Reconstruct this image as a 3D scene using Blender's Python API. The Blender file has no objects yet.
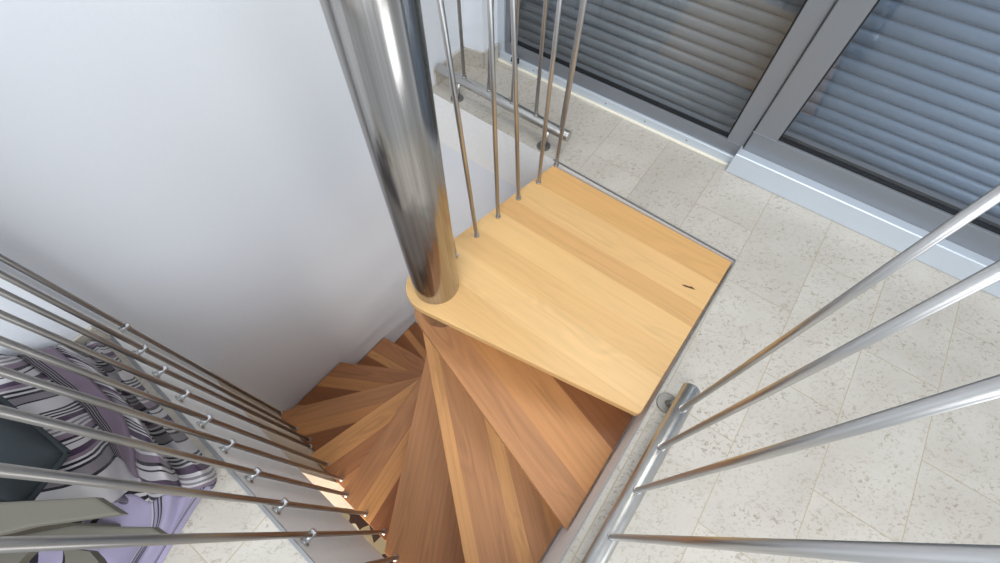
import bpy, bmesh, math, random
from mathutils import Vector, Matrix
random.seed(4)
C = bpy.context.scene.collection
sc = bpy.context.scene

# ------------------------------------------------------------------ camera geometry (level floor, metres)
F, H, NX, NY = 445.0, 1.4, 498.0, 532.0
nd = Vector(((NX-500)/F, -(NY-281.5)/F, -1)).normalized()
CZ = -nd
fw = Vector((0, 0, -1))
CY = (fw - CZ*fw.dot(CZ)).normalized()
CX = CY.cross(CZ)
def ray(x, y):
    d = Vector(((x-500)/F, (281.5-y)/F, -1))
    return Vector((d.dot(CX), d.dot(CY), d.dot(CZ)))
def at(x, y, z=0.0):
    r = ray(x, y); t = (z-H)/r.z
    return Vector((r.x*t, r.y*t, z))
def near(x, y, p):
    """point on the sight line nearest the plumb line through p"""
    r = ray(x, y); h2 = r.x*r.x+r.y*r.y
    t = (p[0]*r.x+p[1]*r.y)/h2
    return Vector((r.x*t, r.y*t, H+r.z*t))

cam = bpy.data.cameras.new('camera'); co = bpy.data.objects.new('camera', cam); C.objects.link(co)
cam.sensor_width = 36; cam.lens = 36*F/1000.0; cam.clip_start = 0.02
M = Matrix((CX, CY, CZ))      # rows: world axes in camera coords -> this is camera->world
co.matrix_world = Matrix.Translation((0, 0, H)) @ M.to_4x4()
sc.camera = co

# ------------------------------------------------------------------ materials
def srgb(r, g, b):
    f = lambda c: c/12.92 if c <= .04045 else ((c+.055)/1.055)**2.4
    return (f(r/255), f(g/255), f(b/255), 1)
def newmat(name):
    m = bpy.data.materials.new(name); m.use_nodes = True
    nt = m.node_tree; b = nt.nodes['Principled BSDF']
    return m, nt, b
def N(nt, t, **kw):
    n = nt.nodes.new(t)
    for k, v in kw.items():
        if k.startswith('i_'):
            n.inputs[k[2:].replace('_', ' ')].default_value = v
        else: setattr(n, k, v)
    return n
def L(nt, a, b): nt.links.new(a, b)
def math_n(nt, op, a, b=None, c=None):
    n = nt.nodes.new('ShaderNodeMath'); n.operation = op
    for i, v in enumerate((a, b, c)):
        if v is None: continue
        if isinstance(v, (int, float)): n.inputs[i].default_value = v
        else: nt.links.new(v, n.inputs[i])
    return n.outputs[0]
def mixc(nt, fac, a, b, mode='MIX'):
    n = nt.nodes.new('ShaderNodeMix'); n.data_type = 'RGBA'; n.blend_type = mode
    for i, v in ((0, fac), (6, a), (7, b)):
        if isinstance(v, (int, float)): n.inputs[i].default_value = v
        elif isinstance(v, (tuple, list)): n.inputs[i].default_value = v
        else: nt.links.new(v, n.inputs[i])
    return n.outputs[2]
def ramp(nt, fac, stops, interp='LINEAR'):
    n = nt.nodes.new('ShaderNodeValToRGB'); cr = n.color_ramp; cr.interpolation = interp
    while len(cr.elements) > 1: cr.elements.remove(cr.elements[-1])
    cr.elements[0].position = stops[0][0]; cr.elements[0].color = stops[0][1]
    for p, c in stops[1:]:
        e = cr.elements.new(p); e.color = c
    nt.links.new(fac, n.inputs[0]); return n.outputs[0]
def g(v): return (v, v, v, 1)

def simple(name, col, rough=.5, metal=0, bump=0, bscale=200, spec=.5, var=0):
    m, nt, b = newmat(name)
    b.inputs['Base Color'].default_value = col; b.inputs['Roughness'].default_value = rough
    b.inputs['Metallic'].default_value = metal; b.inputs['Specular IOR Level'].default_value = spec
    tc = N(nt, 'ShaderNodeTexCoord')
    nz = N(nt, 'ShaderNodeTexNoise'); nz.inputs['Scale'].default_value = bscale; nz.inputs['Detail'].default_value = 4
    L(nt, tc.outputs['Object'], nz.inputs['Vector'])
    if var:
        f = ramp(nt, nz.outputs[0], [(.3, g(1-var)), (.7, g(1+var*.3))])
        L(nt, mixc(nt, 1.0, col, f, 'MULTIPLY'), b.inputs['Base Color'])
    if bump:
        bp = N(nt, 'ShaderNodeBump'); bp.inputs['Strength'].default_value = bump; bp.inputs['Distance'].default_value = .002
        L(nt, nz.outputs[0], bp.inputs['Height']); L(nt, bp.outputs[0], b.inputs['Normal'])
    return m

PAINT = simple('white_wall_paint', srgb(224, 228, 234), .75, bump=.25, bscale=60)
CREAM = simple('cream_plaster', srgb(214, 200, 178), .8, bump=.3, bscale=50, var=.06)
TRIMW = simple('white_edge_paint', srgb(236, 236, 234), .6, bump=.3, bscale=90, var=.05)

def wood(name, rough, grain, ring, coat=.25):
    m, nt, b = newmat(name)
    att = N(nt, 'ShaderNodeVertexColor'); att.layer_name = 'board'
    uv = N(nt, 'ShaderNodeUVMap'); uv.uv_map = 'UVMap'
    mp = N(nt, 'ShaderNodeMapping'); mp.inputs['Scale'].default_value = (2.2, 75, 1)
    L(nt, uv.outputs[0], mp.inputs[0])
    n1 = N(nt, 'ShaderNodeTexNoise'); n1.inputs['Scale'].default_value = 1; n1.inputs['Detail'].default_value = 6; n1.inputs['Roughness'].default_value = .6
    L(nt, mp.outputs[0], n1.inputs['Vector'])
    mp2 = N(nt, 'ShaderNodeMapping'); mp2.inputs['Scale'].default_value = (1.6, 9, 1)
    L(nt, uv.outputs[0], mp2.inputs[0])
    n2 = N(nt, 'ShaderNodeTexNoise'); n2.inputs['Scale'].default_value = 1; n2.inputs['Detail'].default_value = 2; n2.inputs['Distortion'].default_value = .4
    L(nt, mp2.outputs[0], n2.inputs['Vector'])
    rings = math_n(nt, 'SINE', math_n(nt, 'MULTIPLY', n2.outputs[0], 70.0))
    rmask = ramp(nt, n2.outputs[0], [(.5, g(0)), (.62, g(1))])
    rr = math_n(nt, 'MULTIPLY', rings, rmask)
    f = ramp(nt, n1.outputs[0], [(.28, g(1-grain)), (.5, g(1)), (.75, g(1+grain*.55))])
    c1 = mixc(nt, 1.0, att.outputs[0], f, 'MULTIPLY')
    f2 = ramp(nt, n2.outputs[0], [(.35, g(1+grain*.35)), (.7, g(1-grain*.45))])
    c2 = mixc(nt, 1.0, c1, f2, 'MULTIPLY')
    rv = math_n(nt, 'MULTIPLY_ADD', rr, -ring, 1.0)
    cc = N(nt, 'ShaderNodeCombineColor'); L(nt, rv, cc.inputs[0]); L(nt, rv, cc.inputs[1]); L(nt, rv, cc.inputs[2])
    c3 = mixc(nt, 1.0, c2, cc.outputs[0], 'MULTIPLY')
    L(nt, c3, b.inputs['Base Color'])
    b.inputs['Roughness'].default_value = rough
    b.inputs['Coat Weight'].default_value = coat; b.inputs['Coat Roughness'].default_value = .3
    b.inputs['Specular IOR Level'].default_value = .4
    bp = N(nt, 'ShaderNodeBump'); bp.inputs['Strength'].default_value = .08; bp.inputs['Distance'].default_value = .001
    L(nt, n1.outputs[0], bp.inputs['Height']); L(nt, bp.outputs[0], b.inputs['Normal'])
    return m
BEECH = wood('pale_beech_boards', .42, .09, .04)
CHERRY = wood('brown_oiled_boards', .5, .19, .09, .1)

def steel(name, col, rough, streak=(60, 60, .6), amt=.12):
    m, nt, b = newmat(name)
    tc = N(nt, 'ShaderNodeTexCoord'); mp = N(nt, 'ShaderNodeMapping'); mp.inputs['Scale'].default_value = streak
    L(nt, tc.outputs['Object'], mp.inputs[0])
    nz = N(nt, 'ShaderNodeTexNoise'); nz.inputs['Scale'].default_value = 1; nz.inputs['Detail'].default_value = 5
    L(nt, mp.outputs[0], nz.inputs['Vector'])
    b.inputs['Metallic'].default_value = 1
    L(nt, ramp(nt, nz.outputs[0], [(.3, tuple(c*(1-amt) for c in col[:3])+(1,)), (.7, col)]), b.inputs['Base Color'])
    rv = N(nt, 'ShaderNodeMapRange'); rv.inputs[3].default_value = rough*.8; rv.inputs[4].default_value = rough*1.25
    L(nt, nz.outputs[0], rv.inputs[0]); L(nt, rv.outputs[0], b.inputs['Roughness'])
    return m
STEEL = steel('brushed_stainless_steel', srgb(192, 190, 188), .34)
STEELD = steel('darker_stair_rod_steel', srgb(158, 153, 148), .32)
STEELC = steel('brushed_column_steel', srgb(182, 178, 174), .17, (130, 130, .5), .28)
STEELT = steel('satin_tube_steel', srgb(198, 196, 192), .32, (40, 40, 40), .1)
FLG = steel('satin_flange_steel', srgb(150, 148, 144), .5)
CHROME = steel('polished_clamp_steel', srgb(215, 217, 220), .28)

def tiles(name, base, dark, light):
    m, nt, b = newmat(name)
    geo = N(nt, 'ShaderNodeNewGeometry'); sep = N(nt, 'ShaderNodeSeparateXYZ'); L(nt, geo.outputs['Position'], sep.inputs[0])
    a = math.radians(54.5); s_, c_ = math.sin(a), math.cos(a)
    n_ = math_n(nt, 'SUBTRACT', math_n(nt, 'MULTIPLY', sep.outputs[0], s_), math_n(nt, 'MULTIPLY', sep.outputs[1], c_))
    t_ = math_n(nt, 'ADD', math_n(nt, 'MULTIPLY', sep.outputs[0], c_), math_n(nt, 'MULTIPLY', sep.outputs[1], s_))
    rn = math_n(nt, 'DIVIDE', math_n(nt, 'SUBTRACT', n_, .2), .235)
    row = math_n(nt, 'FLOOR', rn); fr = math_n(nt, 'SUBTRACT', rn, row)
    tt = math_n(nt, 'DIVIDE', math_n(nt, 'SUBTRACT', math_n(nt, 'SUBTRACT', t_, .605), math_n(nt, 'MULTIPLY', row, .27)), .53)
    col = math_n(nt, 'FLOOR', tt); ft = math_n(nt, 'SUBTRACT', tt, col)
    d1 = math_n(nt, 'MULTIPLY', math_n(nt, 'MINIMUM', fr, math_n(nt, 'SUBTRACT', 1.0, fr)), .235)
    d2 = math_n(nt, 'MULTIPLY', math_n(nt, 'MINIMUM', ft, math_n(nt, 'SUBTRACT', 1.0, ft)), .53)
    d = math_n(nt, 'MINIMUM', d1, d2)
    joint = ramp(nt, math_n(nt, 'MULTIPLY', d, 100.0), [(.10, g(1)), (.22, g(0))])
    cmb = N(nt, 'ShaderNodeCombineXYZ'); L(nt, row, cmb.inputs[0]); L(nt, col, cmb.inputs[1])
    wn = N(nt, 'ShaderNodeTexWhiteNoise'); L(nt, cmb.outputs[0], wn.inputs['Vector'])
    off = N(nt, 'ShaderNodeVectorMath'); off.operation = 'MULTIPLY_ADD'
    L(nt, wn.outputs['Color'], off.inputs[0]); off.inputs[1].default_value = (9, 9, 0); L(nt, geo.outputs['Position'], off.inputs[2])
    mp = N(nt, 'ShaderNodeMapping'); mp.inputs['Rotation'].default_value = (0, 0, -a); mp.inputs['Scale'].default_value = (1.0, 1.5, 1)
    L(nt, off.outputs[0], mp.inputs[0])
    n1 = N(nt, 'ShaderNodeTexNoise'); n1.inputs['Scale'].default_value = 66; n1.inputs['Detail'].default_value = 5; n1.inputs['Roughness'].default_value = .62; n1.inputs['Distortion'].default_value = 1.0
    n2 = N(nt, 'ShaderNodeTexNoise'); n2.inputs['Scale'].default_value = 4; n2.inputs['Detail'].default_value = 3
    n3 = N(nt, 'ShaderNodeTexNoise'); n3.inputs['Scale'].default_value = 9; n3.inputs['Detail'].default_value = 3
    for n in (n1, n2, n3): L(nt, mp.outputs[0], n.inputs['Vector'])
    fleck = ramp(nt, n1.outputs[0], [(.53, g(0)), (.58, g(.5)), (.68, g(1))])
    dens = ramp(nt, n3.outputs[0], [(.35, g(.2)), (.62, g(1))])
    fl = math_n(nt, 'MULTIPLY', fleck, dens)
    tone = mixc(nt, ramp(nt, n2.outputs[0], [(.3, g(0)), (.7, g(1))]), base, light)
    tv = math_n(nt, 'MULTIPLY_ADD', wn.outputs['Value'], .08, .95)
    cc = N(nt, 'ShaderNodeCombineColor')
    for i in range(3): L(nt, tv, cc.inputs[i])
    tone = mixc(nt, 1.0, tone, cc.outputs[0], 'MULTIPLY')
    c1 = mixc(nt, fl, tone, dark)
    c2 = mixc(nt, math_n(nt, 'MULTIPLY', joint, .75), c1, srgb(168, 154, 130))
    L(nt, c2, b.inputs['Base Color'])
    rg = math_n(nt, 'MULTIPLY_ADD', n2.outputs[0], .15, .27)
    L(nt, rg, b.inputs['Roughness'])
    hgt = math_n(nt, 'SUBTRACT', math_n(nt, 'MULTIPLY', joint, -1.0), math_n(nt, 'MULTIPLY', fl, .3))
    bp = N(nt, 'ShaderNodeBump'); bp.inputs['Strength'].default_value = .35; bp.inputs['Distance'].default_value = .0012
    L(nt, hgt, bp.inputs['Height']); L(nt, bp.outputs[0], b.inputs['Normal'])
    return m
TILE = tiles('limestone_tiles', srgb(184, 177, 166), srgb(150, 138, 122), srgb(196, 190, 180))
DFLOOR = simple('lower_floor_tiles', srgb(92, 84, 74), .5, bscale=6, var=.3)
ALU = simple('grey_aluminium_coating', srgb(128, 132, 138), .42, .35, bump=.05, bscale=600)
ALUL = simple('pale_anodised_sill', srgb(200, 208, 217), .34, .35, bump=.03, bscale=500)
ALUD = simple('dark_gasket_rubber', srgb(22, 23, 26), .55)
SLAT = simple('grey_shutter_slats', srgb(118, 121, 122), .5, .0, bump=.05, bscale=300)
PROF = simple('grey_edge_profile_metal', srgb(150, 151, 152), .45, .6)
CAULK = simple('cream_sealant', srgb(232, 226, 208), .6)

def glass():
    m = bpy.data.materials.new('double_glazing'); m.use_nodes = True; nt = m.node_tree
    nt.nodes.remove(nt.nodes['Principled BSDF']); out = nt.nodes['Material Output']
    tr = N(nt, 'ShaderNodeBsdfTransparent'); tr.inputs[0].default_value = (.96, .98, 1, 1)
    gl = N(nt, 'ShaderNodeBsdfGlossy'); gl.inputs['Roughness'].default_value = .02; gl.inputs[0].default_value = (.95, .97, 1, 1)
    fr = N(nt, 'ShaderNodeFresnel'); fr.inputs[0].default_value = 1.75
    mx = N(nt, 'ShaderNodeMixShader'); gm = N(nt, 'ShaderNodeNewGeometry')
    L(nt, math_n(nt, 'MULTIPLY', fr.outputs[0], math_n(nt, 'SUBTRACT', 1.0, gm.outputs['Backfacing'])), mx.inputs[0]); L(nt, tr.outputs[0], mx.inputs[1]); L(nt, gl.outputs[0], mx.inputs[2])
    L(nt, mx.outputs[0], out.inputs[0]); return m
GLASS = glass()

# ------------------------------------------------------------------ mesh helpers
def obj(name, bm, mat, parent=None, smooth=False, loc=None):
    bmesh.ops.recalc_face_normals(bm, faces=bm.faces)
    me = bpy.data.meshes.new(name); bm.to_mesh(me); bm.free()
    for m in (mat if isinstance(mat, (list, tuple)) else [mat]): me.materials.append(m)
    if smooth:
        for p in me.polygons: p.use_smooth = True
    o = bpy.data.objects.new(name, me); C.objects.link(o)
    if parent is not None:
        o.parent = parent
        o.matrix_parent_inverse = Matrix.Translation(parent.location).inverted()
    return o
def tag(o, label, cat, group=None):
    o['label'] = label; o['category'] = cat
    if group: o['group'] = group
    return o
def thing(name, label, cat, loc=(0, 0, 0), group=None):
    o = bpy.data.objects.new(name, None); o.location = loc; C.objects.link(o)
    return tag(o, label, cat, group)
def struct(o): o['kind'] = 'structure'; return o
def prism(poly, z0, z1, bm=None):
    bm = bm or bmesh.new()
    lo = [bm.verts.new((p[0], p[1], z0)) for p in poly]; hi = [bm.verts.new((p[0], p[1], z1)) for p in poly]
    n = len(poly)
    bm.faces.new(hi); bm.faces.new(lo[::-1])
    for i in range(n): bm.faces.new((lo[i], lo[(i+1) % n], hi[(i+1) % n], hi[i]))
    return bm
def bevel(bm, w, seg=2, ang=.5, cond=None):
    bm.normal_update()
    es = [e for e in bm.edges if len(e.link_faces) == 2 and e.calc_face_angle(0) > ang and (cond is None or cond(e))]
    bmesh.ops.bevel(bm, geom=es, offset=w, segments=seg, profile=.6, affect='EDGES', clamp_overlap=True)
    return bm
def tube(p0, p1, r, seg=20, bm=None, r2=None, caps=True, bev=0):
    bm = bm or bmesh.new(); p0, p1 = Vector(p0), Vector(p1); d = (p1-p0); ln = d.length; d.normalize()
    q = Vector((0, 0, 1)).rotation_difference(d).to_matrix()
    r2 = r if r2 is None else r2
    st = [(0, r), (ln, r2)] if not bev else [(0, r-bev), (bev*.3, r-bev*.3), (bev, r), (ln-bev, r2), (ln-bev*.3, r2-bev*.3), (ln, r2-bev)]
    rings = []
    for h, rr in st:
        rings.append([bm.verts.new(p0+q @ Vector((rr*math.cos(2*math.pi*i/seg), rr*math.sin(2*math.pi*i/seg), h))) for i in range(seg)])
    for a, b in zip(rings, rings[1:]):
        for i in range(seg):
            f = bm.faces.new((a[i], a[(i+1) % seg], b[(i+1) % seg], b[i])); f.smooth = True
    if caps: bm.faces.new(rings[0][::-1]); bm.faces.new(rings[-1])
    return bm
def ball(c, r, bm=None, sz=1):
    bm = bm or bmesh.new()
    bmesh.ops.create_uvsphere(bm, u_segments=14, v_segments=8, radius=r, matrix=Matrix.Translation(c) @ Matrix.Diagonal((1, 1, sz, 1)))
    for f in bm.faces: f.smooth = True
    return bm
def bar(p0, p1, w, h, up=(0, 0, 1), bm=None):
    """box from p0 to p1; w across, h along up, centred"""
    bm = bm or bmesh.new(); p0, p1, up = Vector(p0), Vector(p1), Vector(up)
    d = (p1-p0).normalized(); s = d.cross(up).normalized(); u = s.cross(d).normalized()
    v = [bm.verts.new(p+s*a*w/2+u*b*h/2) for p in (p0, p1) for a, b in ((-1, -1), (1, -1), (1, 1), (-1, 1))]
    for q in ((0, 1, 2, 3), (7, 6, 5, 4), (0, 4, 5, 1), (1, 5, 6, 2), (2, 6, 7, 3), (3, 7, 4, 0)): bm.faces.new([v[i] for i in q])
    return bm
def v2(p): return Vector((p[0], p[1]))
def isect(p, d, q, e):
    den = d.x*e.y-d.y*e.x
    t = ((q.x-p.x)*e.y-(q.y-p.y)*e.x)/den
    return p+d*t
def clip(poly, p, n):
    """keep the side where (x-p).n >= 0"""
    out = []
    for i in range(len(poly)):
        a, b = poly[i], poly[(i+1) % len(poly)]
        da, db = (a-p).dot(n), (b-p).dot(n)
        if da >= 0: out.append(a)
        if da*db < 0: out.append(a+(b-a)*(da/(da-db)))
    return out

# ------------------------------------------------------------------ plan of the place
CC = v2((-.228, .775))                    # column
dL = Vector((.786, -.618)).normalized()   # left edge direction
FL = v2((-1.199, .518))                   # a point of the left floor edge plane
C0 = v2((-1.315, .630)); C3 = v2((-.353, 1.831)); C2 = v2((.872, .884))
dR = (v2((.169, -.064))-C2).normalized()
C1 = isect(C2, dR, FL, dL)
P1 = v2((-1.213, .529))                   # pier corner on the left edge
WB = v2((-.185, 2.042)); WC = v2((-.088, 1.999)); WD = v2((-.026, 2.071))
DA = v2((-.009, 2.068)); DB = v2((.98, 1.359)); dD = (DB-DA).normalized(); nD = Vector((-dD.y, dD.x))   # door line, outward normal
dW = (C3-C0).normalized(); nW = Vector((-dW.y, dW.x))          # away from the stairwell
ZL, ZLB = .10, -.57                        # left floor top, slab bottom
LOW = -2.8

# floors
def slab(name, poly, z0, z1):
    bm = prism(poly, z0, z1); bm.normal_update()
    o = obj(name, bm, [TILE, TRIMW]); 
    for p in o.data.polygons: p.material_index = 0 if p.normal.z > .5 else 1
    return struct(o)
far = DA+dD*3.8
slab('floor', [C2, C3, v2((-.32, 1.871)), WB, WC, WD, DA+nD*.3, far+nD*.3, far+Vector((-1.2, -2.6)), v2((1.3, -2.9)), v2((C1.x+dR.x*2.4, C1.y+dR.y*2.4)), C1], -.3, 0)
lo_pts = [C0, P1, C1, v2((C1.x+dR.x*2.4, C1.y+dR.y*2.4)), v2((-4.2, -2.4)), v2((-4.2, .2)), C0-dW*.3+nW*2.2, C0+nW*.2]
slab('floor_left', lo_pts, ZLB, ZL)
o = obj('floor_lower', prism([v2(p) for p in ((-4.4, -3), (3, -3), (3, 3.2), (-4.4, 3.2))], LOW-.1, LOW), DFLOOR); struct(o)

# walls
def wall(name, poly, z0, z1, mat=PAINT): return struct(obj(name, prism(poly, z0, z1), mat))
wall('wall_left', [C0, C3, v2((-.32, 1.871)), WB, WB+nW*.14+dW*.02, C0+nW*.14], LOW, 2.6)
wall('wall_pier_corner', [C0, P1, P1-dW*2.2, C0-dW*2.2+nW*.14, C0+nW*.14], ZL, 2.6)
wall('wall_pier_door', [WB, WC, WD, WD+nD*.1, WB+nD*.14], 0, 2.6)
t = .12
wall('wall_below_door_side', [C3, C2, C2+Vector((t*.62, t*.78)), C3+Vector((t*.62, t*.78))], LOW, -.3)
nR = Vector((-dR.y, dR.x))
wall('wall_below_right', [C2, C1+dR*.02, C1+dR*.02+nR*t, C2+nR*t] if nR.x > 0 else [C2, C1, C1-nR*t, C2-nR*t], LOW, -.3)
tan_end = P1+dL*.52
wall('wall_below_left', [C0, P1, tan_end, tan_end-Vector((.62, .786))*t, P1-Vector((.62, .786))*t], LOW, ZLB, CREAM)
for nm, a, b in (('wall_lower_west', (-4.4, -3), (-4.4, 3.2)), ('wall_lower_south', (-4.4, -3), (3, -3)), ('wall_lower_east', (3, -3), (3, 3.2)), ('wall_lower_north', (-4.4, 3.2), (3, 3.2))):
    struct(obj(nm, bar((a[0], a[1], (LOW-.3)/2), (b[0], b[1], (LOW-.3)/2), .1, abs(LOW)-.3), PAINT))

# stone skirting
def skirting(name, a, b, nrm, z0, h=.085):
    nrm = nrm.normalized()*.012
    bm = prism([a, b, b+nrm, a+nrm], z0, z0+h)
    return struct(obj(name, bevel(bm, .001, 1), TILE))
skirting('baseboard_left', v2((-.32, 1.871)), WB, -nW, 0)
skirting('baseboard_pier', WB-nW*.0, WC, Vector((-(WC-WB).y, (WC-WB).x))*-1, 0)
skirting('baseboard_door', WC, WD, Vector(((WD-WC).y, -(WD-WC).x)), 0)
skirting('baseboard_bedside', P1-dW*.004, P1-dW*2.0, -nW, ZL, .08)

# metal edge profiles along the floor edges
def strip(name, a, b, w, z, side, mat=PROF, hgt=.003):
    d = (b-a).normalized(); s = Vector((-d.y, d.x))*side
    return struct(obj(name, prism([a, b, b+s*w, a+s*w], z-.004, z+hgt), mat))
strip('trim_1', C2+dR*.0, C1, .004, .0005, 1 if Vector((-dR.y, dR.x)).x > 0 else -1)
strip('trim_2', P1, C1, .009, ZL+.0005, -1)
strip('trim_3', C3+(C2-C3)*.47, C2, .005, .0005, 1)

# ------------------------------------------------------------------ spiral staircase
stair = thing('spiral_staircase', 'wooden spiral staircase turning around a brushed steel column under a pale landing', 'staircase', (CC.x, CC.y, LOW))
# column, leaning a touch as the photograph shows it
base = Vector((CC.x, CC.y, 0)); top = near(371, 0, base); dcol = (top-base).normalized()
bm = tube(base-dcol*2.8, base+dcol*2.7, .0815, 64)
obj('column', bm, STEELC, stair)
TINT = lambda r, g_, b: srgb(r, g_, b)
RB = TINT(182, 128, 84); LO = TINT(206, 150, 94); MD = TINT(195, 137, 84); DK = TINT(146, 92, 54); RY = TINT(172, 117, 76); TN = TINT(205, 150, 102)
well = []
def inset(poly, d):
    out = []; n = len(poly); cen = sum(poly, Vector((0, 0)))/n
    for i in range(n):
        a, b, c = poly[i-1], poly[i], poly[(i+1) % n]
        def off(p, q):
            e = (q-p).normalized(); s = Vector((-e.y, e.x))
            if (cen-p).dot(s) < 0: s = -s
            return p+s*d, e
        p, e = off(a, b); q, f_ = off(b, c)
        out.append(isect(p, e, q, f_))
    return out
WELL = [isect(C0, dW, FL, dL), C1, C2, C3]
WELLI = inset(WELL, .007)
def tangent(B, r, clockwise):
    """tangent point on the hub circle of the line from outer point B"""
    v = CC-B; dist = v.length; a = math.atan2(-v.y, -v.x); b = math.acos(r/dist)
    ang = a-b if clockwise else a+b
    return CC+Vector((math.cos(ang), math.sin(ang)))*r
def board_prism(name, poly, z, th, d, p0, cuts, cols, mat, bev=.004, uoff=0.0):
    """d: grain direction, p0: a point of the front edge, cuts: distances of the seams from it"""
    nn = Vector((-d.y, d.x))
    cen = sum(poly, Vector((0, 0)))/len(poly)
    if (cen-p0).dot(nn) < 0: nn = -nn
    bm = prism(poly, z-th, z)
    bevel(bm, bev, 3)
    for c in cuts:
        p = p0+nn*c
        bmesh.ops.bisect_plane(bm, geom=bm.verts[:]+bm.edges[:]+bm.faces[:], plane_co=(p.x, p.y, z), plane_no=(nn.x, nn.y, 0))
    uvl = bm.loops.layers.uv.new('UVMap'); cl = bm.loops.layers.float_color.new('board')
    for f in bm.faces:
        c = f.calc_center_median(); q = (Vector((c.x, c.y))-p0).dot(nn)
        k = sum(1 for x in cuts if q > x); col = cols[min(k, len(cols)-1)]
        for lp in f.loops:
            w = lp.vert.co; w2 = Vector((w.x, w.y))-p0
            lp[uvl].uv = (w2.dot(d)+uoff+k*3.7, w2.dot(nn)+(w.z-z)*.8+k*1.3+uoff*.7)
            lp[cl] = col
    return bm
def arc(a0, a1, r, n=24):
    return [CC+Vector((math.cos(a0+(a1-a0)*i/n), math.sin(a0+(a1-a0)*i/n)))*r for i in range(n+1)]

Bk = {0: (.41, .31), 1: (.211, .012), 2: (-.112, -.093), 3: (-.437, -.073), 4: (-.709, .131), 5: (-.943, .343), 6: (-1.215, .606), 7: (-1.026, .959), 8: (-.829, 1.216)}
for k in range(9, 14):
    a = math.radians(-212.6-23*(k-8)); Bk[k] = (CC.x+.95*math.cos(a), CC.y+.95*math.sin(a))
rk = {1: .112, 2: .108, 3: .110, 4: .104, 5: .098, 6: .094, 7: .092}
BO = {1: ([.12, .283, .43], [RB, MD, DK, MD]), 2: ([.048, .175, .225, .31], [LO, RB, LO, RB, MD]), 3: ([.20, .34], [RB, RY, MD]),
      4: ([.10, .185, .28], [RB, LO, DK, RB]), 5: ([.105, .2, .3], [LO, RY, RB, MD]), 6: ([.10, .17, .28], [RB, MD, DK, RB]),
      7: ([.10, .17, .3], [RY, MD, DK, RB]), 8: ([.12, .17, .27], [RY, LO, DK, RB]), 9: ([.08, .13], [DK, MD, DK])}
random.seed(11)
for k in range(1, 14):
    z = -.2*k; r = rk.get(k, .1)
    B = v2(Bk[k]); T = tangent(B, r, True)
    # make sure the tangent is on the clockwise side of the hub
    alt = tangent(B, r, False)
    e = (B-CC).normalized(); cw = Vector((e.y, -e.x))
    if (alt-CC).dot(cw) > (T-CC).dot(cw): T = alt
    d = (B-T).normalized()
    ang = math.atan2(d.y, d.x)
    Bb = v2(Bk[k-1]); db = (Bb-CC).normalized(); back = math.atan2(db.y, db.x)+math.radians(10)
    nb = Vector((-math.sin(back), math.cos(back))); Tb = CC+nb*r
    a1 = math.atan2(T.y-CC.y, T.x-CC.x); a0 = math.atan2(Tb.y-CC.y, Tb.x-CC.x)
    while a1 < a0: a1 += 2*math.pi
    poly = arc(a0, a1, r, 22)+[T+d*2.6, Tb+Vector((math.cos(back), math.sin(back)))*2.6]
    for i in range(4):
        p, q = WELLI[i], WELLI[(i+1) % 4]; s = Vector((-(q-p).y, (q-p).x)).normalized()
        if (CC-p).dot(s) < 0: s = -s
        poly = clip(poly, p, s)
    # drop doubles
    pl = []
    for p in poly:
        if not pl or (p-pl[-1]).length > .0015: pl.append(p)
    if (pl[0]-pl[-1]).length < .0015: pl.pop()
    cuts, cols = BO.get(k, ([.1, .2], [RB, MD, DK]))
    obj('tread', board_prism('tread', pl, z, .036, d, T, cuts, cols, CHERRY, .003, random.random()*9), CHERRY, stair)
# landing
LT, LR, LB = v2((.221, 1.357)), v2((.862, .880)), v2(at(640, 415))
Tf = tangent(LB, .112, True); alt = tangent(LB, .112, False)
if alt.y < Tf.y: Tf = alt
Tl = tangent(LT, .110, True); alt = tangent(LT, .110, False)
if alt.x < Tl.x: Tl = alt
a0 = math.atan2(Tl.y-CC.y, Tl.x-CC.x); a1 = math.atan2(Tf.y-CC.y, Tf.x-CC.x)
while a1 < a0: a1 += 2*math.pi
bdir = (LB-LR).normalized(); fdir = (LB-Tf).normalized()
rc = .010
corner = [LB-fdir*rc, LB-fdir*rc*.35-bdir*rc*.3, LB-bdir*rc] 
poly = arc(a0, a1, .111, 30)+corner+[LR, LT]
ld = (LR-LT).normalized()
cols = [TINT(214, 166, 106), TINT(221, 178, 120), TINT(211, 164, 106), TINT(223, 181, 122), TINT(218, 174, 115), TINT(225, 183, 124), TINT(217, 173, 114), TINT(223, 180, 121)]
lbm = board_prism('landing', poly, 0.0, .036, ld, LT, [.125, .25, .335, .45, .56, .68, .80], cols, BEECH, .006, 2.2)
landing = obj('landing_platform', lbm, BEECH, stair)
landing['label'] = 'pale beech landing platform'
# dark knot crack in a landing board
bm = bmesh.new(); kp = at(683, 286.5, 0.0004)
pts = [at(x, y, .0006) for x, y in ((681.5, 284.6), (685, 284.8), (688.5, 286.2), (692, 286.6), (695.5, 289.8), (691.5, 288.6), (688, 287.6), (685, 286.6))]
vs = [bm.verts.new(p) for p in pts]; bm.faces.new(vs)
r_ = bmesh.ops.extrude_face_region(bm, geom=bm.faces[:]); bmesh.ops.translate(bm, vec=(0, 0, -.002), verts=[v for v in r_['geom'] if isinstance(v, bmesh.types.BMVert)])
k_ = obj('knot', bm, simple('dark_knot', srgb(92, 60, 38), .7), stair); k_['label'] = 'dark split knot in the landing board'

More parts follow.
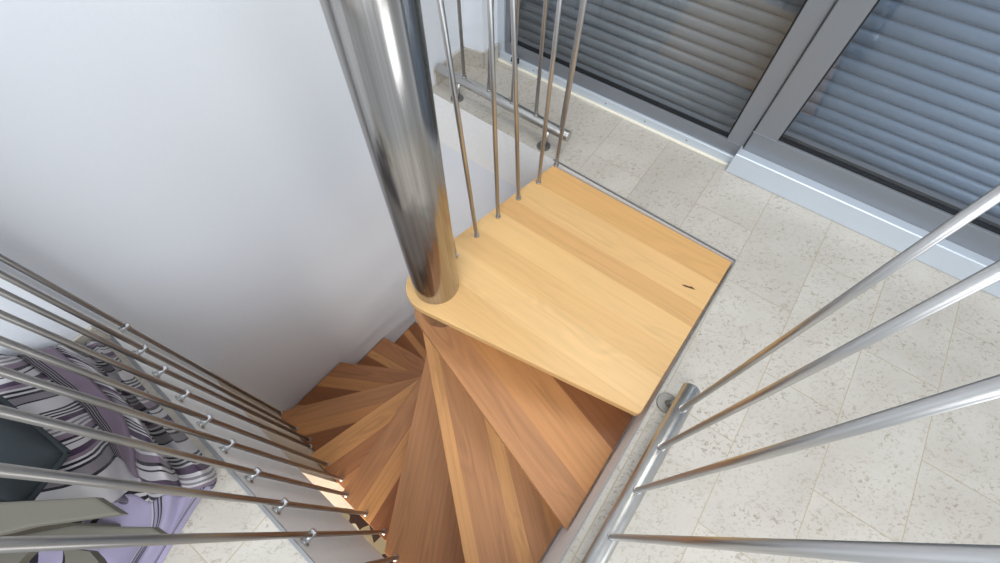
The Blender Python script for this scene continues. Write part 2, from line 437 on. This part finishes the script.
# ------------------------------------------------------------------ railings
RR = .0075
def rod_pts(b, q, ztop):
    """from base point b to the height ztop, leaning as seen towards pixel q"""
    t_ = near(q[0], q[1], b); d = (t_-b); d = d/d.z
    return b, b+d*(ztop-b.z)
def baluster(b, t_, parent, foot=True, ftr=.011):
    bm = tube(b, t_, RR, 18)
    o = obj('baluster', bm, STEEL, parent)
    if foot:
        f = obj('foot_ring', tube(b, b+(t_-b).normalized()*.008, ftr, 18), STEEL, o)
    return o
# balusters standing on the landing
rl = thing('landing_railing', 'slim steel balusters standing along the left edge of the pale landing', 'railing', (0.07, 1.17, 0))
tops = []
for p, q in (((455.5, 256), (398, 0)), ((476.5, 235.5), (440, 0)), ((498, 216.5), (490, 0)), ((518.5, 198.5), (513, 0)), ((538.5, 182.5), (560, 0)), ((556, 165.5), (585, 0))):
    b = at(*p)
    _, t_ = rod_pts(b, q, 1.12)
    baluster(b, t_, rl); tops.append(t_)
obj('handrail', tube(tops[0]-(tops[-1]-tops[0]).normalized()*.0, tops[-1]+(tops[-1]-tops[0]).normalized()*.08, .024, 24, bev=.004), STEELT, rl)

# low-tube railing behind the well, towards the door
def tube_railing(name, label, a, b, zt, rods, flanges, ztop, ext=(0, 0), r=.027, pa=0, tr=.03):
    t0 = thing(name, label, 'railing', (b.x, b.y, 0))
    d = (b-a).normalized()
    tb = obj('bottom_tube', tube(a-d*ext[0], b+d*ext[1], r, 36, bev=.003), STEELT, t0)
    tl = []
    for p, q in rods:
        # foot on the tube axis: nearest point of the axis to the sight line through p
        rr = ray(*p); o_ = Vector((0, 0, H)); w = a-o_
        n_ = rr.cross(d); s = (w.cross(rr)).dot(n_)/n_.dot(n_) if False else None
        A_ = Matrix(((d.dot(d), -d.dot(rr)), (d.dot(rr), -rr.dot(rr))))
        rhs = Vector((-(w.dot(d)), -(w.dot(rr))))
        sol = A_.inverted() @ rhs; foot = a+d*sol[0]+Vector((0, 0, r*.95))
        _, t_ = rod_pts(foot, q, ztop)
        tl.append(t_)
        baluster(foot, t_, t0, True, .0105)
    tl.sort(key=lambda v: (v-a).dot(d))
    obj('handrail', tube(tl[0]-d*.1, tl[-1]+d*.1, .024, 24, bev=.004), STEELT, t0)
    for f in flanges:
        c = at(*f, .003)
        ax = a+d*((c-a).dot(d)); ax = Vector((ax.x, ax.y, zt))
        fo = obj('floor_flange', tube((c.x, c.y, 0), (c.x, c.y, .006), tr, 28, bev=.0015), FLG, t0)
        obj('post', tube((c.x, c.y, .004), ax, .009, 16), STEELT, fo)
    return t0
zt = .085
a, b = at(440, 68.5, zt), at(569, 137, zt)
tube_railing('door_side_railing', 'steel tube railing with thin rods on floor between stairwell and window', a, b, zt,
             (((466, 78), (458.5, 0)), ((489.5, 93), (492, 0)), ((512.5, 106), (518, 0)), ((535.5, 119), (546, 0)), ((560, 133), (583, 0))),
             ((457, 98), (543.5, 146)), 1.15, ext=(.01, 0), r=.022)
zt = .075
a, b = at(585+9, 563, zt), at(692, 388, zt)
tube_railing('right_railing', 'steel tube railing with thick near rods on tiles right of the landing', a, b, zt,
             (((678, 411), (1000, 193)), ((659, 450), (1000, 270)), ((636.4, 492.8), (1000, 386)), ((611, 538.6), (1000, 560)), ((583, 590), (950, 790))),
             ((667, 403),), 1.2, ext=(.25, 0), r=.0265, tr=.032)

# long balusters on the outer ends of the treads, clamped to the left slab
sr = thing('stairwell_railing', 'long dark steel rods rising from the treads past the bedside floor edge', 'railing', (-.8, .25, -.8))
lower = [((287, 412), 6), ((290.6, 422), 6), ((305, 435.8), 6), ((313, 449.5), 5), ((321, 460), 5), ((336, 475.5), 5), ((343, 489.5), 4), ((361, 509.5), 4), ((382, 529), 4), ((393, 554.5), 3)]
clampsp = [(124, 326), (142, 348), (161.5, 369), (184.5, 393), (206, 418.5), (229, 443.4), (254.5, 472.5), (282, 503.5), (310.5, 534.5), (338, 572)]
x0 = [257, 273.7, 291.5, 313.9, 340.5, 371, 411, 470, 545, 655]
RA, RBp = v2((-1.184, .537)), v2((-.402, -.078))
sp = (RBp-RA)/7.7
nF = Vector((-.618, -.786))
tops = []
for i in range(10):
    pl = RA+(RBp-RA)*((i-.0)/9.0) if False else None
    c = clampsp[i]
    # clamp head on the vertical plane of the rods
    rr = ray(*c); s = (RA.x*nF.x+RA.y*nF.y)/(rr.x*nF.x+rr.y*nF.y)
    hd = Vector((rr.x*s, rr.y*s, H+rr.z*s))
    up = near(0, x0[i], hd)
    d = (up-hd); d /= d.z
    zb = -.2*lower[i][1]
    bt = hd+d*(zb-hd.z); tp = hd+d*(1.15-hd.z)
    tops.append(tp)
    o = obj('baluster', tube(bt, tp, RR, 18), STEELD, sr)
    fcap = obj('foot_cap', ball(bt+Vector((0, 0, .004)), .0125, sz=.7), STEELT, o)
    ft = Vector((hd.x+nF.x*.024, hd.y+nF.y*.024, hd.z-.022))
    n3 = Vector((nF.x, nF.y, 0))
    hz = hd.z-.006
    ft = Vector((hd.x, hd.y, hz))+n3*.0238
    cl = obj('clamp', tube(Vector((hd.x, hd.y, hz))-n3*.013, ft, .0102, 18, bev=.0015), CHROME, o)
    obj('clamp_plate', tube(ft-n3*.0035, ft, .0145, 20), STEELT, o)
d3 = (tops[-1]-tops[0]).normalized()
obj('handrail', tube(tops[0]-d3*.02, tops[-1]+d3*.1, .024, 24, bev=.004), STEELT, sr)

# ------------------------------------------------------------------ window and sliding door
def P(s, o, z): p = DA+dD*s+nD*o; return Vector((p.x, p.y, z))
def dbox(s0, s1, o0, o1, z0, z1, bm=None):
    bm = bm or bmesh.new()
    v = [bm.verts.new(P(s, o, z)) for z in (z0, z1) for s, o in ((s0, o0), (s1, o0), (s1, o1), (s0, o1))]
    for q in ((0, 1, 2, 3), (4, 5, 6, 7), (0, 1, 5, 4), (1, 2, 6, 5), (2, 3, 7, 6), (3, 0, 4, 7)): bm.faces.new([v[i] for i in q])
    return bm
LW = (DB-DA).length                       # width of the fixed window, up to the meeting post
TOPZ = 2.25
def empty_struct(name, loc):
    o = bpy.data.objects.new(name, None); o.location = loc; C.objects.link(o); return struct(o)
w1 = empty_struct('window_1', P(0, 0, 0))
# outer frame bar, sloping bead and sash around the fixed pane
g0, g1, gz = .045, LW-.075, .095
bm = dbox(-.02, LW-.002, .0, .09, 0, .042); dbox(-.02, .02, 0, .09, .042, TOPZ, bm); dbox(-.02, LW, 0, .09, TOPZ-.06, TOPZ, bm)
obj('window_frame', bevel(bm, .002, 1), ALUL, w1)
bm = dbox(.02, LW-.004, .014, .08, .042, gz); dbox(.02, g0, .014, .08, gz, TOPZ-.06, bm); dbox(g1, LW-.004, .014, .08, gz, TOPZ-.06, bm); dbox(g0, g1, .014, .08, TOPZ-.12, TOPZ-.06, bm)
obj('sash', bevel(bm, .003, 2), ALU, w1)
bm = dbox(g0-.001, g1+.001, .026, .05, gz-.001, gz+.006); dbox(g0-.001, g0+.006, .026, .05, gz, TOPZ-.12, bm); dbox(g1-.006, g1+.001, .026, .05, gz, TOPZ-.12, bm)
obj('gasket', bm, ALUD, w1)
obj('glass_pane', dbox(g0, g1, .034, .038, gz, TOPZ-.12), GLASS, w1)
bm = bmesh.new()
for s in (.2, .4, .6, .8, 1.0): tube(P(s, -.0015, .022), P(s, .004, .022), .004, 10, bm)
obj('frame_screws', bm, PROF, w1)
bm = dbox(.075, .115, -.012, .004, .03, .048)
obj('door_stop', bevel(bm, .003, 2), ALUD, w1)
struct(obj('trim_4', bevel(dbox(-.02, LW-.02, -.012, 0, -.001, .006), .002, 1), CAULK))

d1 = empty_struct('door_1', P(LW, 0, 0))
R1 = LW+2.1
q0, qz = LW+.09, .185
# protruding sill box
bm = dbox(LW-.012, R1, -.045, .02, .002, .098)
obj('threshold', bevel(bm, .007, 3, cond=lambda e: min(v.co.z for v in e.verts) > .05), ALUL, d1)
bm = dbox(LW, R1, .0, .085, .098, qz); dbox(LW, q0, .0, .085, qz, TOPZ-.06, bm); dbox(R1-.09, R1, .0, .085, qz, TOPZ-.06, bm); dbox(LW, R1, 0, .085, TOPZ-.12, TOPZ, bm)
obj('door_frame', bevel(bm, .004, 2), ALU, d1)
bm = dbox(LW-.0035, LW, .004, .07, .05, TOPZ-.06)
obj('seal', bm, ALUD, d1)
bm = dbox(q0-.001, R1-.09, .012, .05, qz-.001, qz+.006); dbox(q0-.001, q0+.006, .012, .05, qz, TOPZ-.12, bm)
obj('gasket', bm, ALUD, d1)
obj('glass_pane', dbox(q0, R1-.09, .022, .026, qz, TOPZ-.12), GLASS, d1)
# outside shutters
SLAT_REFL = simple('blue_reflection_tinted_slats', srgb(122, 136, 152), .5, .0, bump=.05, bscale=300)  # blue cast in the slat colour stands in for a reflection in the glass
def shutter(s0, s1, label, mat=None):
    t0 = thing('roller_shutter', label, 'shutter', P((s0+s1)/2, .18, 0))
    pitch, bm = .047, bmesh.new()
    n = int(2.3/pitch)
    for k in range(n):
        z0 = .03+k*pitch; sec = [(.180, 0), (.1735, .005), (.1695, .016), (.169, .030), (.1725, .041), (.180, .0455), (.186, .045), (.186, 0)]
        va = [bm.verts.new(P(s0, o_, z0+h)) for o_, h in sec]; vb = [bm.verts.new(P(s1, o_, z0+h)) for o_, h in sec]
        m_ = len(sec)
        for i in range(m_):
            f = bm.faces.new((va[i], va[(i+1) % m_], vb[(i+1) % m_], vb[i])); f.smooth = i < 5
        bm.faces.new(va); bm.faces.new(vb[::-1])
    obj('shutter_curtain', bm, mat or SLAT, t0)
    obj('bottom_bar', bevel(dbox(s0, s1, .168, .19, -.01, .029), .003, 1), ALU, t0)
    bm = dbox(s0-.03, s0-.002, .155, .2, -.01, 2.3)
    obj('guide_rail', bm, ALU, t0); obj('guide_rail', dbox(s1+.002, s1+.03, .155, .2, -.01, 2.3), ALU, t0)
shutter(-.16, LW-.035, 'closed grey roller shutter with horizontal slats behind the left fixed window')
shutter(LW+.035, R1-.03, 'closed grey roller shutter behind the right sliding door glass, blue glass reflection put into the slat colour', SLAT_REFL)
struct(obj('window_sill_outside', dbox(-.02, R1, .09, .3, -.05, -.012), PROF))
struct(obj('wall_above_door', dbox(-.1, R1+.4, 0, .22, TOPZ, 2.6), PAINT))
struct(obj('wall_beside_door', dbox(R1, R1+.5, 0, .22, 0, TOPZ), PAINT))

# ------------------------------------------------------------------ bedside things
def fabric(name, stops, scale, rough=.9, thin=True):
    m, nt, b = newmat(name)
    uv = N(nt, 'ShaderNodeUVMap'); uv.uv_map = 'UVMap'
    sep = N(nt, 'ShaderNodeSeparateXYZ'); L(nt, uv.outputs[0], sep.inputs[0])
    fr = math_n(nt, 'FRACT', math_n(nt, 'MULTIPLY', sep.outputs[0], scale))
    c = ramp(nt, fr, stops, 'CONSTANT')
    L(nt, c, b.inputs['Base Color']); b.inputs['Roughness'].default_value = rough; b.inputs['Specular IOR Level'].default_value = .2
    b.inputs['Sheen Weight'].default_value = .2
    tc = N(nt, 'ShaderNodeTexCoord'); nz = N(nt, 'ShaderNodeTexNoise'); nz.inputs['Scale'].default_value = 25; nz.inputs['Detail'].default_value = 3
    L(nt, tc.outputs['Object'], nz.inputs['Vector'])
    bp = N(nt, 'ShaderNodeBump'); bp.inputs['Strength'].default_value = .4; bp.inputs['Distance'].default_value = .008
    L(nt, nz.outputs[0], bp.inputs['Height']); L(nt, bp.outputs[0], b.inputs['Normal'])
    return m
Wc, Gc, Bc, Pc, Mc, Lc = srgb(182, 178, 180), srgb(116, 110, 115), srgb(34, 29, 37), srgb(64, 46, 68), srgb(116, 101, 115), srgb(156, 148, 172)
def pinstripes(p, w, a, b, n):
    out = []; s = w/(2*n)
    for i in range(n): out += [(p+2*i*s, a), (p+(2*i+1)*s, b)]
    return out
st = [(0, Wc)]+pinstripes(.10, .13, Bc, Wc, 3)+[(.23, Pc), (.30, Wc)]+pinstripes(.33, .10, Gc, Wc, 2)+[(.43, Mc), (.50, Bc), (.53, Wc), (.56, Bc), (.575, Wc), (.64, Pc), (.70, Mc)]+pinstripes(.74, .10, Wc, Bc, 2)+[(.84, Gc), (.93, Bc), (.95, Wc)]
STRIPE = fabric('striped_bedding', st, 3.3)
st2 = [(0, Mc), (.70, Bc), (.74, Gc), (.78, Bc), (.82, Gc), (.86, Bc), (.90, Gc), (.93, Bc), (.97, Gc)]
BAND = fabric('mauve_banded_cloth', st2, 1.0)
st3 = [(0, Lc), (.30, Bc), (.34, Lc), (.38, Bc), (.42, Lc), (.5, Bc), (.52, Wc), (.56, Lc)]
LAV = fabric('lavender_cloth', st3, 4.0)
CUSH = simple('dark_grey_cotton', srgb(52, 57, 60), .9, bump=.3, bscale=120, spec=.15)
CHAIR = simple('olive_grey_coated_metal', srgb(97, 93, 82), .5, .1, bump=.1, bscale=300)

def roll(path, widths, heights, z0, umul=1.0, uoff=0, seg=14, bm=None, mi=0):
    """a padded fold: half-round section swept along a plan path"""
    bm = bm or bmesh.new(); uvl = bm.loops.layers.uv.verify()
    # resample with catmull-rom
    P_ = [Vector(p) for p in path]; n = len(P_); out = []
    for i in range(n-1):
        p0, p1, p2, p3 = P_[max(i-1, 0)], P_[i], P_[i+1], P_[min(i+2, n-1)]
        for j in range(8):
            t = j/8
            q = .5*((2*p1)+(-p0+p2)*t+(2*p0-5*p1+4*p2-p3)*t*t+(-p0+3*p1-3*p2+p3)*t**3)
            out.append((q, widths[i]*(1-t)+widths[i+1]*t, heights[i]*(1-t)+heights[i+1]*t))
    out.append((P_[-1], widths[-1], heights[-1]))
    rings = []; u = 0; us = []
    for i, (q, w, h) in enumerate(out):
        a = out[max(i-1, 0)][0]; b = out[min(i+1, len(out)-1)][0]; d = (b-a).normalized(); s = Vector((-d.y, d.x))
        if i: u += (q-out[i-1][0]).length
        us.append(u)
        ring = []
        for j in range(seg+1):
            th = math.pi*j/seg
            wob = 1+.06*math.sin(7*u*6+j)+.04*math.sin(u*31+j*2)
            ring.append(bm.verts.new((q.x+s.x*math.cos(th)*w, q.y+s.y*math.cos(th)*w, z0+h*math.sin(th)**.8*wob)))
        rings.append(ring)
    tot = us[-1]
    for i in range(len(rings)-1):
        for j in range(seg):
            f = bm.faces.new((rings[i][j], rings[i][j+1], rings[i+1][j+1], rings[i+1][j])); f.smooth = True; f.material_index = mi
            for lp, (ii, jj) in zip(f.loops, ((i, j), (i, j+1), (i+1, j+1), (i+1, j))):
                skew = .05*math.sin(math.pi*jj/seg)
                lp[uvl].uv = ((us[ii]+skew)*umul+uoff, jj/seg)
    for ring, rev in ((rings[0], False), (rings[-1], True)):
        f = bm.faces.new(ring if not rev else ring[::-1]); f.material_index = mi
        for lp in f.loops: lp[uvl].uv = (uoff+(tot*umul if rev else 0), 0)
    return bm
ZB = ZL+.003
quilt = thing('striped_quilt', 'rumpled striped purple and white quilt heaped beside the stairwell rods', 'quilt', (-1.0, .2, ZL))
# rows run away from the pier corner; columns: floor edge, crest, valley, crest, band right, band left, crest, far
rows = [
 [(88, 338, .11), (76, 336, .15), (62, 340, .14), (34, 333, .19), (14, 323, .20), (-8, 322, .22), (-30, 312, .28), (-90, 300, .25)],
 [(127, 351, .105), (113, 352, .18), (95, 362, .145), (70, 350, .22), (47, 342, .21), (22, 354, .24), (-10, 362, .31), (-90, 372, .25)],
 [(160, 381, .105), (143, 383, .20), (125, 398, .15), (109, 385, .24), (92, 381, .22), (68, 390, .24), (20, 404, .33), (-90, 430, .26)],
 [(193, 423, .105), (174, 424, .20), (153, 438, .15), (140, 425, .24), (124, 420, .22), (98, 420, .23), (52, 440, .34), (-90, 480, .27)],
 [(213, 468, .105), (197, 468, .20), (178, 478, .15), (161, 470, .24), (140, 474, .18), (118, 452, .20), (75, 480, .31), (-90, 520, .26)],
 [(215, 484, .103), (200, 488, .15), (183, 496, .13), (168, 494, .17), (150, 502, .14), (128, 494, .18), (85, 512, .24), (-90, 560, .22)],
 [(201, 499, .103), (188, 508, .13), (175, 522, .12), (163, 520, .15), (148, 528, .12), (118, 528, .15), (70, 540, .19), (-90, 600, .18)],
 [(180, 532, .103), (168, 540, .12), (158, 552, .115), (146, 552, .14), (130, 560, .12), (100, 566, .14), (60, 580, .17), (-90, 640, .15)],
 [(160, 566, .103), (148, 574, .11), (138, 586, .11), (126, 586, .12), (112, 600, .11), (84, 606, .12), (50, 620, .13), (-90, 680, .12)]]
ctl = [[at(*p) for p in r] for r in rows]
def cr(p0, p1, p2, p3, t): return .5*((2*p1)+(-p0+p2)*t+(2*p0-5*p1+4*p2-p3)*t*t+(-p0+3*p1-3*p2+p3)*t**3)
def crl(l, n):
    o_ = []
    for i in range(len(l)-1):
        for j in range(n): o_.append(cr(l[max(i-1, 0)], l[i], l[i+1], l[min(i+2, len(l)-1)], j/n))
    o_.append(l[-1]); return o_
NS = 8
cols_ = [crl([ctl[r][c] for r in range(len(ctl))], NS) for c in range(8)]
surf = [crl([cols_[c][r] for c in range(8)], NS) for r in range(len(cols_[0]))]
nFL = Vector((-.618, -.786, 0)); FL3 = Vector((FL.x, FL.y, 0)); PW = Vector((.775, -.632, 0)); P13 = Vector((P1.x, P1.y, 0))
for row_ in surf:
    for i_, p_ in enumerate(row_):
        e_ = (p_-FL3).dot(nFL)
        if e_ < .026: p_ = p_+nFL*(.026-e_)
        e_ = (p_-P13).dot(PW)
        if e_ < .02: p_ = p_+PW*(.02-e_)
        row_[i_] = p_
cum = [0]
for r in range(1, len(surf)): cum.append(cum[-1]+(surf[r][12]-surf[r-1][12]).length)
def patch(name, c0, c1, r0, r1, mat, mapper, lift=0, skirt=False):
    bm = bmesh.new(); uvl = bm.loops.layers.uv.new('UVMap'); vv = {}
    for r in range(r0, r1+1):
        for c in range(c0, c1+1):
            p = surf[r][c].copy(); p.z = max(p.z+lift+.006*math.sin(p.x*23+p.y*31)*min(1, (p.z-ZL)*12)+.003*math.sin(p.x*61-p.y*47)*min(1, (p.z-ZL)*12), ZL+.002); vv[r, c] = bm.verts.new(p)
    def face(keys, vs):
        f = bm.faces.new(vs); f.smooth = True
        for lp, k in zip(f.loops, keys): lp[uvl].uv = mapper(k[0], k[1])
    for r in range(r0, r1):
        for c in range(c0, c1):
            ks = [(r, c), (r, c+1), (r+1, c+1), (r+1, c)]; face(ks, [vv[k] for k in ks])
    rim = [(r0, c) for c in range(c0, c1)]+[(r, c1) for r in range(r0, r1)]+[(r1, c) for c in range(c1, c0, -1)]+[(r, c0) for r in range(r1, r0, -1)]
    if skirt:
        lo_ = {k: bm.verts.new((vv[k].co.x, vv[k].co.y, ZL+.001)) for k in rim}
        for i in range(len(rim)):
            a_, b_ = rim[i], rim[(i+1) % len(rim)]
            face([a_, b_, b_, a_], [vv[a_], vv[b_], lo_[b_], lo_[a_]])
    elif lift:
        lo_ = {k: bm.verts.new((vv[k].co.x, vv[k].co.y, vv[k].co.z-lift-.004)) for k in rim}
        for i in range(len(rim)):
            a_, b_ = rim[i], rim[(i+1) % len(rim)]
            face([a_, b_, b_, a_], [vv[a_], vv[b_], lo_[b_], lo_[a_]])
    return obj(name, bm, mat, quilt)
RL = int(5.1*NS); RE = 8*NS
def um(off, bow=.018, n=NS*2): return lambda r, c: (cum[r]+off-bow*math.sin(math.pi*((c % n)/n)), c*.05)
patch('outer_fold', 0, 2*NS, 0, RL, STRIPE, um(.12), skirt=True)
patch('inner_fold', 2*NS, 4*NS, 0, RL, STRIPE, um(.51), skirt=True)
patch('quilt_body', 4*NS, 7*NS, 0, RL, STRIPE, lambda r, c: (cum[r]*1.0+.02-.03*math.sin(math.pi*(c-4*NS)/(3.0*NS)), c*.05), skirt=True)
patch('lavender_lining', 0, 7*NS, RL, RE, LAV, lambda r, c: (c*.0125+.003*math.sin(r*.4), r*.05), skirt=True)
patch('border_band', 4*NS, 5*NS, 1, int(4.15*NS), BAND, lambda r, c: ((c-4*NS)/NS*.998, r*.05), lift=.014)

# dark grey cushion
cu = thing('cushion', 'dark grey cushion lying on the striped quilt', 'cushion', (-1.2, .15, .3))
bm = bmesh.new(); n = 16
c4 = [at(68, 453, .40), at(26, 506, .38), at(-90, 480, .40), at(-30, 375, .42)]
grid = []
for i in range(n+1):
    row = []
    for j in range(n+1):
        u, v = i/n, j/n
        p = c4[0]*(1-u)*(1-v)+c4[1]*u*(1-v)+c4[2]*u*v+c4[3]*(1-u)*v
        w = (math.sin(math.pi*u)*math.sin(math.pi*v))**.45
        row.append((p, w))
    grid.append(row)
topv = [[bm.verts.new(p+Vector((0, 0, .06*w+.006*math.sin(9*p.x*3+p.y*20)*w))) for p, w in r] for r in grid]
botv = [[topv[i][j] if i in (0, n) or j in (0, n) else bm.verts.new(grid[i][j][0]-Vector((0, 0, .05*grid[i][j][1]))) for j in range(n+1)] for i in range(n+1)]
for i in range(n):
    for j in range(n):
        bm.faces.new((topv[i][j], topv[i+1][j], topv[i+1][j+1], topv[i][j+1])).smooth = True
        try: bm.faces.new((botv[i][j], botv[i][j+1], botv[i+1][j+1], botv[i+1][j])).smooth = True
        except ValueError: pass
obj('cushion_cover', bm, CUSH, cu)
bm = bmesh.new()
cs = c4+[c4[0]]
for a, b in zip(cs, cs[1:]): tube(a, b, .006, 8, bm)
obj('piping', bm, CUSH, cu)

# grey chair beside the quilt
ch = thing('armchair', 'olive grey flat-armed chair with a round hole beside the striped quilt', 'chair', (-.95, 0, ZL))
def plank(name, px, z, th, parent=ch, hole=None):
    poly = [at(x, y, z) for x, y in px]
    bm = prism([v2(p) for p in poly], z-th, z); bevel(bm, .004, 2)
    return obj(name, bm, CHAIR, parent)
plank('armrest', [(-130, 512), (0, 502), (95, 497), (122, 514), (30, 526.5), (0, 534), (-130, 560)], .55, .022)
plank('armrest', [(-130, 560), (15, 536), (72, 525.5), (152, 527), (163, 534.5), (100, 541), (-130, 560.5)][:6], .46, .022)
# seat plate with a round hole
outer = [at(x, y, .42) for x, y in ((-120, 552), (40, 549), (88, 550), (103, 566), (110, 600), (-120, 640))]
hc = at(38, 572, .42); hr = .045
sec = [v2(p) for p in outer]
bm = bmesh.new(); seg = 32
hole_t, out_t = [], []
for i in range(seg):
    a_ = 2*math.pi*i/seg; d = Vector((math.cos(a_), math.sin(a_))); c = v2(hc); best = None
    for j in range(len(sec)):
        p, q = sec[j], sec[(j+1) % len(sec)]; e = q-p; den = d.x*e.y-d.y*e.x
        if abs(den) < 1e-9: continue
        t_ = ((p.x-c.x)*e.y-(p.y-c.y)*e.x)/den; s_ = ((p.x-c.x)*d.y-(p.y-c.y)*d.x)/den
        if t_ > 0 and -1e-6 <= s_ <= 1+1e-6 and (best is None or t_ < best): best = t_
    hole_t.append(c+d*hr); out_t.append(c+d*best)
lv = []
for z in (.42, .40):
    lv.append(([bm.verts.new((p.x, p.y, z)) for p in hole_t], [bm.verts.new((p.x, p.y, z)) for p in out_t]))
for i in range(seg):
    j = (i+1) % seg
    bm.faces.new((lv[0][0][i], lv[0][0][j], lv[0][1][j], lv[0][1][i])); bm.faces.new((lv[1][0][i], lv[1][1][i], lv[1][1][j], lv[1][0][j]))
    bm.faces.new((lv[0][0][i], lv[1][0][i], lv[1][0][j], lv[0][0][j])); bm.faces.new((lv[0][1][i], lv[0][1][j], lv[1][1][j], lv[1][1][i]))
obj('seat_plate', bm, CHAIR, ch)
for x, y, z in ((-60, 530, .53), (20, 600, .40), (-90, 620, .40), (-60, 546, .44)):
    q = at(x, y, z); obj('leg', bevel(bar((q.x, q.y, ZL), (q.x, q.y, z), .04, .03, (0, 1, 0)), .003, 1), CHAIR, ch)

# ------------------------------------------------------------------ lower floor rug glimpsed through the gap
m, nt, b = newmat('brown_cream_pattern')
tc = N(nt, 'ShaderNodeTexCoord'); vo = N(nt, 'ShaderNodeTexVoronoi'); vo.inputs['Scale'].default_value = 7
L(nt, tc.outputs['Object'], vo.inputs['Vector'])
L(nt, ramp(nt, vo.outputs['Color'], [(.35, srgb(58, 36, 28)), (.5, srgb(150, 138, 110)), (.7, srgb(196, 186, 160))], 'CONSTANT'), b.inputs['Base Color']); b.inputs['Roughness'].default_value = .9
rug = obj('rug', bevel(prism([v2(p) for p in ((-1.9, -.9), (-.3, -.9), (-.3, .5), (-1.9, .5))], LOW, LOW+.012), .004, 1), m)
tag(rug, 'brown and cream patterned rug glimpsed through the gap beside the lower treads', 'rug')

# ------------------------------------------------------------------ light
w = bpy.data.worlds.new('world'); sc.world = w; w.use_nodes = True
bg = w.node_tree.nodes['Background']; bg.inputs[0].default_value = (.86, .93, 1.0, 1); bg.inputs[1].default_value = 0.76
def area(name, loc, target, sx, sy, power, col):
    l = bpy.data.lights.new(name, 'AREA'); l.shape = 'RECTANGLE'; l.size = sx; l.size_y = sy; l.energy = power; l.color = col
    o = bpy.data.objects.new(name, l); C.objects.link(o); o.location = loc
    o.rotation_euler = (Vector(target)-Vector(loc)).to_track_quat('-Z', 'Y').to_euler(); return o
area('steep_fill', (-.7, -2.4, 3.3), (-.3, 1.0, -.6), 3.0, 2.4, 178, (.90, .95, 1))  # added area light, high enough to reach down the stairwell wall
area('window_light', (2.6, -2.9, 1.7), (-.6, 1.0, -.2), 1.6, 1.8, 40, (.93, .96, 1))
area('lower_fill', (-1.0, -1.3, -.85), (-.6, 1.0, -1.1), 1.3, 1.0, 85, (1, .92, .84))  # unseen warm fill added under the left slab to lift the dark stairwell
area('overhead_fill', (1.0, 1.1, 2.9), (-.3, .5, -.4), 1.3, 1.3, 36, (1, .97, .92))  # unseen fill added from above to brighten the left slab face
vs_ = sc.view_settings; vs_.view_transform = 'Standard'; vs_.look = 'None'; vs_.gamma = 1; vs_.exposure = -0.16; vs_.use_curve_mapping = False
